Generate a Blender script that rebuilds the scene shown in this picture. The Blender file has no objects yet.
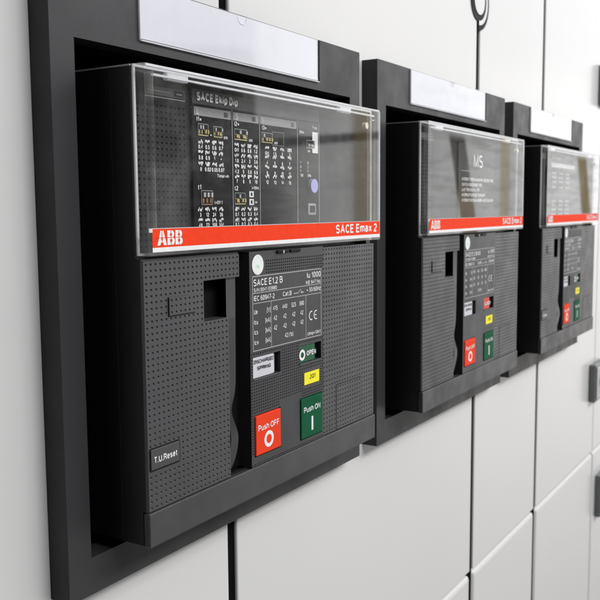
import bpy, bmesh, math, random
from mathutils import Matrix, Vector
random.seed(7)
S = 0.0006                      # metres per drawing unit; local axes: x right, d out of the cabinet front, z up
sc = bpy.context.scene
col = sc.collection

# ------------------------------------------------------------------ materials
def new_mat(name):
    m = bpy.data.materials.new(name); m.use_nodes = True
    nt = m.node_tree
    return m, nt, nt.nodes['Principled BSDF']

def N(nt, t, **kw):
    n = nt.nodes.new(t)
    for k, v in kw.items(): setattr(n, k, v)
    return n

def L(nt, a, b): nt.links.new(a, b)

def plastic(name, c, rough=0.45, var=0.12, grain=0.15, scale=1.0, spec=0.5, smudge=0.0):
    """moulded plastic: fine spark-eroded grain, faint tonal mottling, uneven gloss"""
    m, nt, b = new_mat(name)
    tc = N(nt, 'ShaderNodeTexCoord')
    n1 = N(nt, 'ShaderNodeTexNoise'); n1.inputs['Scale'].default_value = 38*scale; n1.inputs['Detail'].default_value = 6
    n1.inputs['Roughness'].default_value = 0.62
    L(nt, tc.outputs['Object'], n1.inputs['Vector'])
    r = N(nt, 'ShaderNodeMapRange'); r.inputs['From Min'].default_value = 0.3; r.inputs['From Max'].default_value = 0.7
    r.inputs['To Min'].default_value = 1-var; r.inputs['To Max'].default_value = 1+var
    L(nt, n1.outputs['Fac'], r.inputs['Value'])
    mx = N(nt, 'ShaderNodeVectorMath', operation='SCALE'); mx.inputs[0].default_value = c
    L(nt, r.outputs['Result'], mx.inputs['Scale']); L(nt, mx.outputs[0], b.inputs['Base Color'])
    rr = N(nt, 'ShaderNodeMapRange'); rr.inputs['From Min'].default_value = 0.35; rr.inputs['From Max'].default_value = 0.7
    rr.inputs['To Min'].default_value = rough+0.07; rr.inputs['To Max'].default_value = rough-0.07-smudge
    L(nt, n1.outputs['Fac'], rr.inputs['Value']); L(nt, rr.outputs['Result'], b.inputs['Roughness'])
    b.inputs['Specular IOR Level'].default_value = spec
    if grain:
        n2 = N(nt, 'ShaderNodeTexNoise'); n2.inputs['Scale'].default_value = 2600; n2.inputs['Detail'].default_value = 2
        L(nt, tc.outputs['Object'], n2.inputs['Vector'])
        bp = N(nt, 'ShaderNodeBump'); bp.inputs['Strength'].default_value = grain; bp.inputs['Distance'].default_value = 0.0003
        L(nt, n2.outputs['Fac'], bp.inputs['Height']); L(nt, bp.outputs['Normal'], b.inputs['Normal'])
    return m

def ink(name, c, rough=0.5):
    m, nt, b = new_mat(name); b.inputs['Specular IOR Level'].default_value = .08
    b.inputs['Base Color'].default_value = (*c, 1); b.inputs['Roughness'].default_value = rough
    tc = N(nt, 'ShaderNodeTexCoord'); n1 = N(nt, 'ShaderNodeTexNoise'); n1.inputs['Scale'].default_value = 300
    L(nt, tc.outputs['Object'], n1.inputs['Vector'])
    r = N(nt, 'ShaderNodeMapRange'); r.inputs['To Min'].default_value = 0.9; r.inputs['To Max'].default_value = 1.1
    L(nt, n1.outputs['Fac'], r.inputs['Value'])
    mx = N(nt, 'ShaderNodeVectorMath', operation='SCALE'); mx.inputs[0].default_value = c
    L(nt, r.outputs['Result'], mx.inputs['Scale']); L(nt, mx.outputs[0], b.inputs['Base Color'])
    return m

def clear(name, dust=0.05, rough=0.03, tint=(0.97, 0.975, 0.97), boost=1.0):
    """thin clear acrylic: straight-through light, angle-dependent gloss, a little settled dust and fine scratches"""
    m, nt, b = new_mat(name); nt.nodes.remove(b)
    out = nt.nodes['Material Output']
    g = N(nt, 'ShaderNodeNewGeometry')
    dt = N(nt, 'ShaderNodeVectorMath', operation='DOT_PRODUCT')
    L(nt, g.outputs['Normal'], dt.inputs[0]); L(nt, g.outputs['Incoming'], dt.inputs[1])
    ab = N(nt, 'ShaderNodeMath', operation='ABSOLUTE'); L(nt, dt.outputs['Value'], ab.inputs[0])
    om = N(nt, 'ShaderNodeMath', operation='SUBTRACT'); om.inputs[0].default_value = 1; L(nt, ab.outputs[0], om.inputs[1])
    pw = N(nt, 'ShaderNodeMath', operation='POWER'); L(nt, om.outputs[0], pw.inputs[0]); pw.inputs[1].default_value = 5
    fr = N(nt, 'ShaderNodeMath', operation='MULTIPLY_ADD'); L(nt, pw.outputs[0], fr.inputs[0])
    fr.inputs[1].default_value = 0.96*boost; fr.inputs[2].default_value = 0.04*boost; fr.use_clamp = True
    tr = N(nt, 'ShaderNodeBsdfTransparent'); tr.inputs['Color'].default_value = (*tint, 1)
    gl = N(nt, 'ShaderNodeBsdfGlossy'); gl.inputs['Roughness'].default_value = rough
    mix = N(nt, 'ShaderNodeMixShader'); L(nt, fr.outputs[0], mix.inputs[0]); L(nt, tr.outputs[0], mix.inputs[1]); L(nt, gl.outputs[0], mix.inputs[2])
    df = N(nt, 'ShaderNodeBsdfDiffuse'); df.inputs['Color'].default_value = (0.75, 0.75, 0.73, 1)
    tc = N(nt, 'ShaderNodeTexCoord')
    n1 = N(nt, 'ShaderNodeTexNoise'); n1.inputs['Scale'].default_value = 30; n1.inputs['Detail'].default_value = 8; n1.inputs['Roughness'].default_value = 0.7
    L(nt, tc.outputs['Object'], n1.inputs['Vector'])
    r1 = N(nt, 'ShaderNodeMapRange'); r1.inputs['From Min'].default_value = 0.46; r1.inputs['From Max'].default_value = 0.72
    r1.inputs['To Min'].default_value = dust*0.3; r1.inputs['To Max'].default_value = dust*4.5
    L(nt, n1.outputs['Fac'], r1.inputs['Value'])
    v = N(nt, 'ShaderNodeTexVoronoi'); v.inputs['Scale'].default_value = 420; L(nt, tc.outputs['Object'], v.inputs['Vector'])
    lt = N(nt, 'ShaderNodeMapRange'); lt.inputs['From Min'].default_value = 0.0; lt.inputs['From Max'].default_value = 0.13
    lt.inputs['To Min'].default_value = 0.6*min(1, dust*30); lt.inputs['To Max'].default_value = 0.0
    L(nt, v.outputs['Distance'], lt.inputs['Value'])
    n3 = N(nt, 'ShaderNodeTexNoise'); n3.inputs['Scale'].default_value = 28; L(nt, tc.outputs['Object'], n3.inputs['Vector'])
    r3 = N(nt, 'ShaderNodeMapRange'); r3.inputs['From Min'].default_value = 0.52; r3.inputs['From Max'].default_value = 0.62
    L(nt, n3.outputs['Fac'], r3.inputs['Value'])
    mm = N(nt, 'ShaderNodeMath', operation='MULTIPLY'); L(nt, lt.outputs['Result'], mm.inputs[0]); L(nt, r3.outputs['Result'], mm.inputs[1])
    ad = N(nt, 'ShaderNodeMath', operation='ADD'); ad.use_clamp = True; L(nt, r1.outputs['Result'], ad.inputs[0]); L(nt, mm.outputs[0], ad.inputs[1])
    mix2 = N(nt, 'ShaderNodeMixShader'); L(nt, ad.outputs[0], mix2.inputs[0]); L(nt, mix.outputs[0], mix2.inputs[1]); L(nt, df.outputs[0], mix2.inputs[2])
    L(nt, mix2.outputs[0], out.inputs['Surface'])
    return m

def edge_mat(name):
    """cut edge of the acrylic, which gathers light and reads milky"""
    m, nt, b = new_mat(name); nt.nodes.remove(b)
    out = nt.nodes['Material Output']
    tr = N(nt, 'ShaderNodeBsdfTransparent'); tr.inputs['Color'].default_value = (.95, .95, .96, 1)
    df = N(nt, 'ShaderNodeBsdfTranslucent'); df.inputs['Color'].default_value = (.93, .93, .95, 1)
    d2 = N(nt, 'ShaderNodeBsdfDiffuse'); d2.inputs['Color'].default_value = (.93, .93, .95, 1)
    a = N(nt, 'ShaderNodeMixShader'); a.inputs[0].default_value = 0.65; L(nt, df.outputs[0], a.inputs[1]); L(nt, d2.outputs[0], a.inputs[2])
    tc = N(nt, 'ShaderNodeTexCoord'); n1 = N(nt, 'ShaderNodeTexNoise'); n1.inputs['Scale'].default_value = 90; n1.inputs['Detail'].default_value = 4
    L(nt, tc.outputs['Object'], n1.inputs['Vector'])
    r1 = N(nt, 'ShaderNodeMapRange'); r1.inputs['From Min'].default_value = 0.35; r1.inputs['From Max'].default_value = 0.65
    r1.inputs['To Min'].default_value = 0.8; r1.inputs['To Max'].default_value = 1.0
    L(nt, n1.outputs['Fac'], r1.inputs['Value'])
    c = N(nt, 'ShaderNodeMixShader'); L(nt, r1.outputs['Result'], c.inputs[0]); L(nt, tr.outputs[0], c.inputs[1]); L(nt, a.outputs[0], c.inputs[2])
    L(nt, c.outputs[0], out.inputs['Surface'])
    return m

def painted_steel(name, c):
    m, nt, b = new_mat(name)
    tc = N(nt, 'ShaderNodeTexCoord')
    n1 = N(nt, 'ShaderNodeTexNoise'); n1.inputs['Scale'].default_value = 5; n1.inputs['Detail'].default_value = 4
    L(nt, tc.outputs['Object'], n1.inputs['Vector'])
    r = N(nt, 'ShaderNodeMapRange'); r.inputs['To Min'].default_value = 0.965; r.inputs['To Max'].default_value = 1.03
    L(nt, n1.outputs['Fac'], r.inputs['Value'])
    mx = N(nt, 'ShaderNodeVectorMath', operation='SCALE'); mx.inputs[0].default_value = c
    L(nt, r.outputs['Result'], mx.inputs['Scale']); L(nt, mx.outputs[0], b.inputs['Base Color'])
    n2 = N(nt, 'ShaderNodeTexNoise'); n2.inputs['Scale'].default_value = 700; n2.inputs['Detail'].default_value = 3
    L(nt, tc.outputs['Object'], n2.inputs['Vector'])
    n3 = N(nt, 'ShaderNodeTexNoise'); n3.inputs['Scale'].default_value = 9; n3.inputs['Detail'].default_value = 1
    L(nt, tc.outputs['Object'], n3.inputs['Vector'])
    b2 = N(nt, 'ShaderNodeBump'); b2.inputs['Strength'].default_value = 0.10; b2.inputs['Distance'].default_value = 0.004
    L(nt, n3.outputs['Fac'], b2.inputs['Height'])
    bp = N(nt, 'ShaderNodeBump'); bp.inputs['Strength'].default_value = 0.05; bp.inputs['Distance'].default_value = 0.0004
    L(nt, n2.outputs['Fac'], bp.inputs['Height']); L(nt, b2.outputs['Normal'], bp.inputs['Normal']); L(nt, bp.outputs['Normal'], b.inputs['Normal'])
    b.inputs['Roughness'].default_value = 0.2; b.inputs['Specular IOR Level'].default_value = .24
    return m

M = dict(
    frame=plastic('charcoal_frame', (.040, .040, .043), .50, .05, .12, spec=.22, smudge=.06),
    fascia=plastic('charcoal_fascia', (.044, .044, .048), .44, .10, .2),
    trim=plastic('charcoal_trim', (.044, .044, .047), .48, .09, .15, spec=.4, smudge=.06),
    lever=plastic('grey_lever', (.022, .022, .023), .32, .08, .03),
    control=plastic('control_grey', (.038, .038, .042), .46, .08, .15, spec=.32),
    housing=plastic('shaded_housing', (.013, .013, .014), .42, .1, .1, spec=.3),  # charcoal darkened: shade of the side faces put into the colour
    black=plastic('black_and_recess_shade', (.006, .006, .0065), .6, .1, 0, spec=.15),  # near black: recess shade put into the colour, beside plain black parts
    inner=plastic('inner_charcoal', (.030, .030, .032), .6, .08, .1, spec=.1),
    display=plastic('trip_display_black', (.006, .006, .0065), .5, .1, 0, spec=.1),
    grey_band=ink('grey_band', (.34, .34, .35)),
    grey_panel=plastic('grey_display', (.030, .031, .033), .5, .06, .05, spec=.1),
    white=ink('white_print', (.80, .80, .80)),
    dim=ink('pale_print', (.50, .50, .50)),
    black_ink=ink('black_print', (.01, .01, .012)),
    card=plastic('white_card', (.69, .69, .75), .5, .02, 0, 1, .15),
    red=ink('red_strip', (.84, .052, .014), .7),
    red_btn=plastic('red_button', (.78, .048, .014), .6, .05, .06, spec=.08),
    green_btn=plastic('green_button', (.004, .088, .038), .6, .06, .06, spec=.07),
    green_flag=plastic('green_flag', (.006, .085, .035), .4, .06, .0, spec=.18),
    red_flag=plastic('red_flag', (.62, .04, .025), .4, .06, .0, spec=.18),
    flag=plastic('white_flag', (.58, .58, .62), .4, .03, 0, spec=.18),
    yellow=ink('yellow_sticker', (.88, .80, .03)),
    sticker=ink('pale_sticker', (.75, .78, .76)),
    mint=ink('mint_print', (.50, .78, .55)),
    violet=plastic('violet_button', (.34, .33, .68), .35, .05, 0),
    gold=ink('dip_yellow', (.55, .46, .22)),
    brown=ink('dip_brown', (.30, .16, .07)),
    screw=plastic('screw_metal', (.62, .58, .42), .3, .1, 0),
    clear=clear('clear_cover', .018, .008),
    dusty=clear('clear_cover_side', .07, .08),
    holder=clear('clear_holder', .012, .05, boost=1.3),
    edge=edge_mat('acrylic_edge'),
    steel=painted_steel('white_steel', (.655, .65, .645)),
    latch=plastic('grey_latch', (.16, .165, .165), .4, .1, .1),
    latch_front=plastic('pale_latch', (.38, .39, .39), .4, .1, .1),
    interior=plastic('dark_interior', (.004, .004, .004), .9, .1, 0, spec=.05),
)

# ------------------------------------------------------------------ mesh builder
class MB:
    def __init__(self): self.bm = bmesh.new(); self.mats = []
    def mi(self, name):
        if name not in self.mats: self.mats.append(name)
        return self.mats.index(name)
    def v(self, x, d, z): return self.bm.verts.new((x, -d, z))
    def poly(self, pts, mat):
        f = self.bm.faces.new([self.v(*p) for p in pts]); f.material_index = self.mi(mat); return f
    def rect(self, x0, x1, z0, z1, d, mat):
        return self.poly([(x0, d, z0), (x1, d, z0), (x1, d, z1), (x0, d, z1)], mat)
    def box(self, x0, x1, d0, d1, z0, z1, mat, bevel=0, seg=2, front_only=False, drop_back=False):
        t = bmesh.new()
        vs = [t.verts.new(p) for p in ((x0, -d0, z0), (x1, -d0, z0), (x1, -d1, z0), (x0, -d1, z0), (x0, -d0, z1), (x1, -d0, z1), (x1, -d1, z1), (x0, -d1, z1))]
        for q in ((0, 1, 2, 3), (4, 7, 6, 5), (0, 4, 5, 1), (1, 5, 6, 2), (2, 6, 7, 3), (3, 7, 4, 0)): t.faces.new([vs[i] for i in q])
        bmesh.ops.recalc_face_normals(t, faces=t.faces)
        if bevel:
            es = [e for e in t.edges if (not front_only) or any(abs(v.co.y + d1) < 1e-6 for v in e.verts)]
            bmesh.ops.bevel(t, geom=es, offset=bevel, segments=seg, profile=.5, affect='EDGES')
        if drop_back:
            bmesh.ops.delete(t, geom=[f for f in t.faces if all(abs(v.co.y + d0) < 1e-6 for v in f.verts)], context='FACES')
        self.add(t, mat)
    def add(self, t, mat, matf=None):
        mp = {}
        for v in t.verts: mp[v] = self.bm.verts.new(v.co)
        for f in t.faces:
            try: g = self.bm.faces.new([mp[v] for v in f.verts])
            except ValueError: continue
            g.material_index = self.mi(matf(f) if matf else mat)
        t.free()
    def disc(self, x, z, r, d, mat, n=40, rx=None, r0=0, a0=0, a1=360):
        rx = rx or r
        if r0 == 0:
            self.poly([(x+rx*math.cos(2*math.pi*i/n), d, z+r*math.sin(2*math.pi*i/n)) for i in range(n)], mat); return
        for i in range(n):
            a, b = [math.radians(a0+(a1-a0)*(i+k)/n) for k in (0, 1)]
            self.poly([(x+r0*math.cos(a), d, z+r0*math.sin(a)), (x+r*math.cos(a), d, z+r*math.sin(a)),
                       (x+r*math.cos(b), d, z+r*math.sin(b)), (x+r0*math.cos(b), d, z+r0*math.sin(b))], mat)
    def ring(self, x, z, r, r0, d0, d1, mat, n=48, a0=0, a1=360):
        """solid annulus (r0 may be 0 for a plug) standing from d0 to d1"""
        for i in range(n):
            a, b = [math.radians(a0+(a1-a0)*(i+k)/n) for k in (0, 1)]
            P = lambda rr, t, d: (x+rr*math.cos(t), d, z+rr*math.sin(t))
            self.poly([P(r0, a, d1), P(r, a, d1), P(r, b, d1), P(r0, b, d1)] if r0 else [P(0, a, d1), P(r, a, d1), P(r, b, d1)], mat)
            self.poly([P(r, a, d0), P(r, b, d0), P(r, b, d1), P(r, a, d1)], mat)
            if r0: self.poly([P(r0, b, d0), P(r0, a, d0), P(r0, a, d1), P(r0, b, d1)], mat)
    def hline(self, x0, x1, z, d, mat, w=.7): self.rect(x0, x1, z-w/2, z+w/2, d, mat)
    def vline(self, x, z0, z1, d, mat, w=.7): self.rect(x-w/2, x+w/2, z0, z1, d, mat)
    def frame(self, x0, x1, z0, z1, d, mat, w=.7):
        self.hline(x0, x1, z0, d, mat, w); self.hline(x0, x1, z1, d, mat, w)
        self.vline(x0, z0+w/2, z1-w/2, d, mat, w); self.vline(x1, z0+w/2, z1-w/2, d, mat, w)
    def text(self, s, x, z, h, d, mat, w=None, align='l', bold=0.0, cond=1.0):
        quads, bx = text_geo(s, round(.14+bold*3.2, 3))
        sx = h*cond
        if w: sx = w/(bx[1]-bx[0])
        ox = x - bx[0]*sx
        if align == 'c': ox = x - (bx[0]+bx[1])/2*sx
        if align == 'r': ox = x - bx[1]*sx
        i = self.mi(mat)
        for k, q in quads:
            self.bm.faces.new([self.v(ox+px*sx, d+.03*k, z+py*h) for px, py in q]).material_index = i
    def sheet(self, x0, z1, nx, nz, px, pz, d, mat, skip=(), holes=(), depth=1.2, ax=1.05, az=.92, bx=.5, bz=.26, keep=None, skirt=0):
        """moulded surface with a lattice of small pyramidal pits; skip = smooth rectangles, holes = cut-outs"""
        k = self.mi(mat)
        def q(pts): self.bm.faces.new([self.v(*p) for p in pts]).material_index = k
        for i in range(nx):
            for j in range(nz):
                a, b = x0+i*px, x0+(i+1)*px; t, u = z1-(j+1)*pz, z1-j*pz
                if keep and not any(r[0]-.01 <= a and b <= r[1]+.01 and r[2]-.01 <= t and u <= r[3]+.01 for r in keep): continue
                hit = [h for h in holes if a < h[1] and b > h[0] and t < h[3] and u > h[2]]
                if hit or any(a < h[1] and b > h[0] and t < h[3] and u > h[2] for h in skip):
                    rs = [(a, b, t, u)]
                    for h in hit:
                        new = []
                        for r in rs: new += subtract(r, h)
                        rs = new
                    for r in rs: q([(r[0], d, r[2]), (r[1], d, r[2]), (r[1], d, r[3]), (r[0], d, r[3])])
                    continue
                cx, cz = (a+b)/2, (t+u)/2
                o = [(a, d, t), (b, d, t), (b, d, u), (a, d, u)]
                m = [(cx-ax, d, cz-az), (cx+ax, d, cz-az), (cx+ax, d, cz+az), (cx-ax, d, cz+az)]
                up = az*.55
                n = [(cx-bx, d-depth, cz-bz+up), (cx+bx, d-depth, cz-bz+up), (cx+bx, d-depth, cz+bz+up), (cx-bx, d-depth, cz+bz+up)]
                vo, vm, vn = [[self.v(*p) for p in l] for l in (o, m, n)]
                for e in range(4):
                    g = (e+1) % 4
                    self.bm.faces.new([vo[e], vo[g], vm[g], vm[e]]).material_index = k
                    self.bm.faces.new([vm[e], vm[g], vn[g], vn[e]]).material_index = k
                self.bm.faces.new(vn).material_index = k
        for h in holes: self.well(*h, d, d-6, mat)
    def well(self, x0, x1, z0, z1, d1, d0, mat):
        """inside walls of a rectangular cut-out"""
        self.poly([(x0, d0, z0), (x0, d1, z0), (x0, d1, z1), (x0, d0, z1)], mat)
        self.poly([(x1, d1, z0), (x1, d0, z0), (x1, d0, z1), (x1, d1, z1)], mat)
        self.poly([(x0, d0, z0), (x1, d0, z0), (x1, d1, z0), (x0, d1, z0)], mat)
        self.poly([(x0, d1, z1), (x1, d1, z1), (x1, d0, z1), (x0, d0, z1)], mat)
    def skirt(self, x0, x1, z0, z1, d1, d0, mat):
        """outside walls of a rectangular block"""
        self.poly([(x0, d0, z0), (x0, d1, z0), (x0, d1, z1), (x0, d0, z1)][::-1], mat)
        self.poly([(x1, d1, z0), (x1, d0, z0), (x1, d0, z1), (x1, d1, z1)][::-1], mat)
        self.poly([(x0, d0, z0), (x1, d0, z0), (x1, d1, z0), (x0, d1, z0)][::-1], mat)
        self.poly([(x0, d1, z1), (x1, d1, z1), (x1, d0, z1), (x0, d0, z1)][::-1], mat)
    def mesh(self, name, oz=0, ox=0):
        me = bpy.data.meshes.new(name)
        for v in self.bm.verts: v.co = Vector(((v.co.x-ox)*S, v.co.y*S, (v.co.z-oz)*S))
        self.bm.to_mesh(me); self.bm.free()
        for n in self.mats: me.materials.append(M[n])
        return me

def subtract(r, h):
    a, b, t, u = r; out = []
    if h[0] > a: out.append((a, h[0], t, u)); a = h[0]
    if h[1] < b: out.append((h[1], b, t, u)); b = h[1]
    if h[2] > t: out.append((a, b, t, h[2])); t = h[2]
    if h[3] < u: out.append((a, b, h[3], u))
    return out

# ---- stroke lettering: plain grotesque letters drawn as ribbons (cap height 1)
def arc(cx, cy, rx, ry, a0, a1, n=None):
    n = n or max(4, int(abs(a1-a0)/18))
    return [(cx+rx*math.cos(math.radians(a0+(a1-a0)*k/n)), cy+ry*math.sin(math.radians(a0+(a1-a0)*k/n))) for k in range(n+1)]
XH = .73
G = {
 'A': (.68, [[(0, 0), (.34, 1), (.68, 0)], [(.12, .32), (.56, .32)]]),
 'B': (.62, [[(0, 0), (0, 1), (.37, 1)]+arc(.37, .765, .21, .235, 90, -90)+[(0, .53)], [(.37, .53)]+arc(.37, .265, .25, .265, 90, -90)+[(0, 0)]]),
 'C': (.66, [arc(.35, .5, .35, .5, 42, 318)]),
 'D': (.64, [[(0, 0), (0, 1), (.27, 1)]+arc(.27, .5, .37, .5, 90, -90)+[(0, 0)]]),
 'E': (.54, [[(.54, 1), (0, 1), (0, 0), (.54, 0)], [(0, .52), (.49, .52)]]),
 'F': (.52, [[(.52, 1), (0, 1), (0, 0)], [(0, .5), (.46, .5)]]),
 'G': (.7, [arc(.36, .5, .36, .5, 42, 325)+[(.69, .46), (.4, .46)]]),
 'H': (.62, [[(0, 0), (0, 1)], [(.62, 0), (.62, 1)], [(0, .52), (.62, .52)]]),
 'I': (.02, [[(.01, 0), (.01, 1)]]),
 'K': (.62, [[(0, 0), (0, 1)], [(.6, 1), (.02, .4)], [(.2, .58), (.62, 0)]]),
 'L': (.5, [[(0, 1), (0, 0), (.5, 0)]]),
 'M': (.76, [[(0, 0), (0, 1), (.38, .05), (.76, 1), (.76, 0)]]),
 'N': (.62, [[(0, 0), (0, 1), (.62, 0), (.62, 1)]]),
 'O': (.74, [arc(.37, .5, .37, .5, 90, 450)]),
 'P': (.58, [[(0, 0), (0, 1), (.33, 1)]+arc(.33, .73, .25, .27, 90, -90)+[(0, .46)]]),
 'Q': (.74, [arc(.37, .5, .37, .5, 90, 450), [(.45, .25), (.72, -.02)]]),
 'R': (.62, [[(0, 0), (0, 1), (.36, 1)]+arc(.36, .75, .24, .25, 90, -90)+[(0, .5)], [(.36, .5), (.5, .42), (.56, .2), (.62, 0)]]),
 'S': (.6, [arc(.3, .755, .28, .245, 30, 270)+arc(.3, .255, .3, .255, 90, -150)[1:]]),
 'T': (.6, [[(0, 1), (.6, 1)], [(.3, 0), (.3, 1)]]),
 'U': (.62, [[(0, 1), (0, .31)]+arc(.31, .31, .31, .31, 180, 360)[1:]+[(.62, 1)]]),
 'V': (.64, [[(0, 1), (.32, 0), (.64, 1)]]),
 'W': (.94, [[(0, 1), (.24, 0), (.47, 1), (.7, 0), (.94, 1)]]),
 'X': (.62, [[(0, 0), (.62, 1)], [(0, 1), (.62, 0)]]),
 'Z': (.58, [[(0, 1), (.58, 1), (0, 0), (.58, 0)]]), 'J': (.46, [[(.46, 1), (.46, .24)]+arc(.23, .24, .23, .24, 0, -180)[1:]]), 'Y': (.62, [[(0, 1), (.31, .45), (.31, 0)], [(.62, 1), (.31, .45)]]),
 'a': (.48, [arc(.235, .52, .215, .21, 160, 0)+[(.45, 0)], [(.45, .43), (.2, .4)]+arc(.19, .2, .19, .2, 90, 280)+[(.38, .1), (.45, .2)]]),
 'b': (.5, [[(0, 0), (0, 1)], arc(.25, .365, .25, .365, 180, -180)]),
 'c': (.46, [arc(.25, .365, .25, .365, 45, 315)]),
 'd': (.5, [[(.5, 0), (.5, 1)], arc(.25, .365, .25, .365, 0, 360)]),
 'e': (.5, [[(0, .38), (.5, .38)]+arc(.25, .365, .25, .365, 5, 320)]),
 'f': (.28, [[(.1, 0), (.1, .82)]+arc(.26, .82, .16, .18, 180, 90), [(-.03, XH), (.27, XH)]]),
 'h': (.47, [[(0, 0), (0, 1)], [(0, .4)]+arc(.235, .48, .235, .25, 180, 0)+[(.47, 0)]]),
 'i': (.02, [[(.01, 0), (.01, XH)], [(.01, .88), (.01, 1)]]),
 'k': (.46, [[(0, 0), (0, 1)], [(.43, XH), (.02, .3)], [(.15, .43), (.47, 0)]]),
 'l': (.02, [[(.01, 0), (.01, 1)]]),
 'm': (.78, [[(0, 0), (0, XH)], [(0, .45)]+arc(.195, .53, .195, .2, 180, 0)+[(.39, 0)], [(.39, .45)]+arc(.585, .53, .195, .2, 180, 0)+[(.78, 0)]]),
 'n': (.47, [[(0, 0), (0, XH)], [(0, .4)]+arc(.235, .48, .235, .25, 180, 0)+[(.47, 0)]]),
 'o': (.5, [arc(.25, .365, .25, .365, 90, 450)]),
 'p': (.5, [[(0, -.27), (0, XH)], arc(.25, .365, .25, .365, 180, -180)]),
 'q': (.5, [[(.5, -.27), (.5, XH)], arc(.25, .365, .25, .365, 0, 360)]),
 'r': (.28, [[(0, 0), (0, XH)], [(0, .42)]+arc(.26, .44, .26, .28, 170, 85)]),
 's': (.44, [arc(.22, .55, .2, .18, 25, 270)+arc(.22, .185, .22, .185, 90, -155)[1:]]),
 't': (.26, [[(.1, .95), (.1, .14)]+arc(.23, .14, .13, .14, 180, 285), [(-.03, XH), (.25, XH)]]),
 'u': (.47, [[(0, XH), (0, .25)]+arc(.235, .25, .235, .25, 180, 360)+[(.47, XH)], [(.47, 0), (.47, .3)]]),
 'x': (.46, [[(0, 0), (.46, XH)], [(0, XH), (.46, 0)]]),
 'w': (.66, [[(0, XH), (.17, 0), (.33, XH), (.49, 0), (.66, XH)]]), 'v': (.46, [[(0, XH), (.23, 0), (.46, XH)]]),
 'y': (.46, [[(0, XH), (.23, 0)], [(.46, XH), (.18, -.2), (.02, -.27)]]),
 'g': (.5, [[(.5, XH), (.5, -.05)]+arc(.25, -.05, .25, .22, 0, -150)[1:], arc(.25, .365, .25, .365, 0, 360)]),
 'z': (.44, [[(0, XH), (.44, XH), (0, 0), (.44, 0)]]),
 '0': (.5, [arc(.25, .5, .25, .5, 90, 450)]),
 '1': (.3, [[(0, .72), (.12, .78), (.26, 1), (.26, 0)]]),
 '2': (.5, [arc(.25, .72, .24, .28, 165, -35)+[(.1, .2), (.0, 0), (.5, 0)]]),
 '3': (.5, [arc(.24, .745, .22, .255, 155, -90)+[(.17, .5)], [(.24, .5)]+arc(.24, .25, .25, .25, 80, -155)]),
 '4': (.52, [[(.4, 0), (.4, 1), (0, .3), (.52, .3)]]),
 '5': (.5, [[(.46, 1), (.1, 1), (.05, .5)]+arc(.25, .32, .25, .32, 130, -150)]),
 '6': (.5, [arc(.27, .5, .27, .5, 55, 190)+[(.0, .4)], arc(.25, .31, .25, .31, 90, 450)]),
 '7': (.48, [[(0, 1), (.48, 1), (.28, .55), (.16, 0)]]),
 '8': (.5, [arc(.25, .76, .21, .24, 90, 450), arc(.25, .26, .25, .26, 90, 450)]),
 '9': (.5, [arc(.25, .69, .25, .31, 90, 450), [(.5, .6)]+arc(.23, .5, .27, .5, 10, -125)]),
 '.': (.04, [[(.02, -.08), (.02, .09)]]), '-': (.3, [[(0, .4), (.3, .4)]]), '+': (.5, [[(0, .4), (.5, .4)], [(.25, .15), (.25, .65)]]),
 '=': (.5, [[(0, .55), (.5, .55)], [(0, .27), (.5, .27)]]), '/': (.34, [[(0, 0), (.34, 1)]]),
 '~': (.55, [arc(.14, .42, .14, .14, 180, 0)+arc(.41, .42, .14, .14, 180, 360)[1:]]),
 '(': (.2, [arc(.3, .4, .3, .66, 115, 245)]), ')': (.2, [arc(-.1, .4, .3, .66, 65, -65)]),
 '[': (.18, [[(.18, 1.05), (0, 1.05), (0, -.15), (.18, -.15)]]), ']': (.18, [[(0, 1.05), (.18, 1.05), (.18, -.15), (0, -.15)]]),
 '%': (.8, [arc(.17, .78, .17, .22, 90, 450), arc(.63, .22, .17, .22, 90, 450), [(.15, 0), (.65, 1)]]),
}
_tc = {}
CAP = 1.0
def ribbon(pts, t):
    """left and right rims of a line of thickness t"""
    closed = len(pts) > 3 and math.dist(pts[0], pts[-1]) < 1e-4
    p = pts[:-1] if closed else pts
    n = len(p); Lr, Rr = [], []
    for i in range(n):
        q = p[i]
        a = p[i-1] if (i or closed) else None; c = p[(i+1) % n] if (i < n-1 or closed) else None
        def nrm(u, v):
            d = math.dist(u, v) or 1; return (-(v[1]-u[1])/d, (v[0]-u[0])/d)
        n1 = nrm(a, q) if a else None; n2 = nrm(q, c) if c else None
        if n1 and n2:
            m = (n1[0]+n2[0], n1[1]+n2[1]); l = math.hypot(*m)
            if l < .3: m = n1; k = t/2
            else:
                m = (m[0]/l, m[1]/l); k = t/2/max(.5, m[0]*n1[0]+m[1]*n1[1])
        else: m = n1 or n2; k = t/2
        Lr.append((q[0]+m[0]*k, q[1]+m[1]*k)); Rr.append((q[0]-m[0]*k, q[1]-m[1]*k))
    if closed: Lr.append(Lr[0]); Rr.append(Rr[0])
    return Lr, Rr
def text_geo(s, weight=.15):
    key = (s, weight)
    if key not in _tc:
        quads = []; x = 0; t = weight
        for ch in s:
            if ch == ' ': x += .36; continue
            wd, st = G[ch]
            for k, pl in enumerate(st):
                pp = [(x+t/2+px, t/2+py*(1-t)) for px, py in pl]
                l, r = ribbon(pp, t)
                for i in range(len(l)-1):
                    quads.append((k, [r[i], r[i+1], l[i+1], l[i]]))
            x += wd+t+.13
        _tc[key] = (quads, (0, x-.13))
    return _tc[key]

# ------------------------------------------------------------------ scene objects
def thing(name, label, cat, x, z, group=None):
    o = bpy.data.objects.new(name, None); col.objects.link(o); o.empty_display_size = .02
    o.location = (x*S, 0, z*S); o['label'] = label; o['category'] = cat
    if group: o['group'] = group
    return o

def link(name, me, parent=None, label=None):
    o = bpy.data.objects.new(name, me); col.objects.link(o)
    if parent: o.parent = parent
    if label: o['label'] = label
    return o

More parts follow.
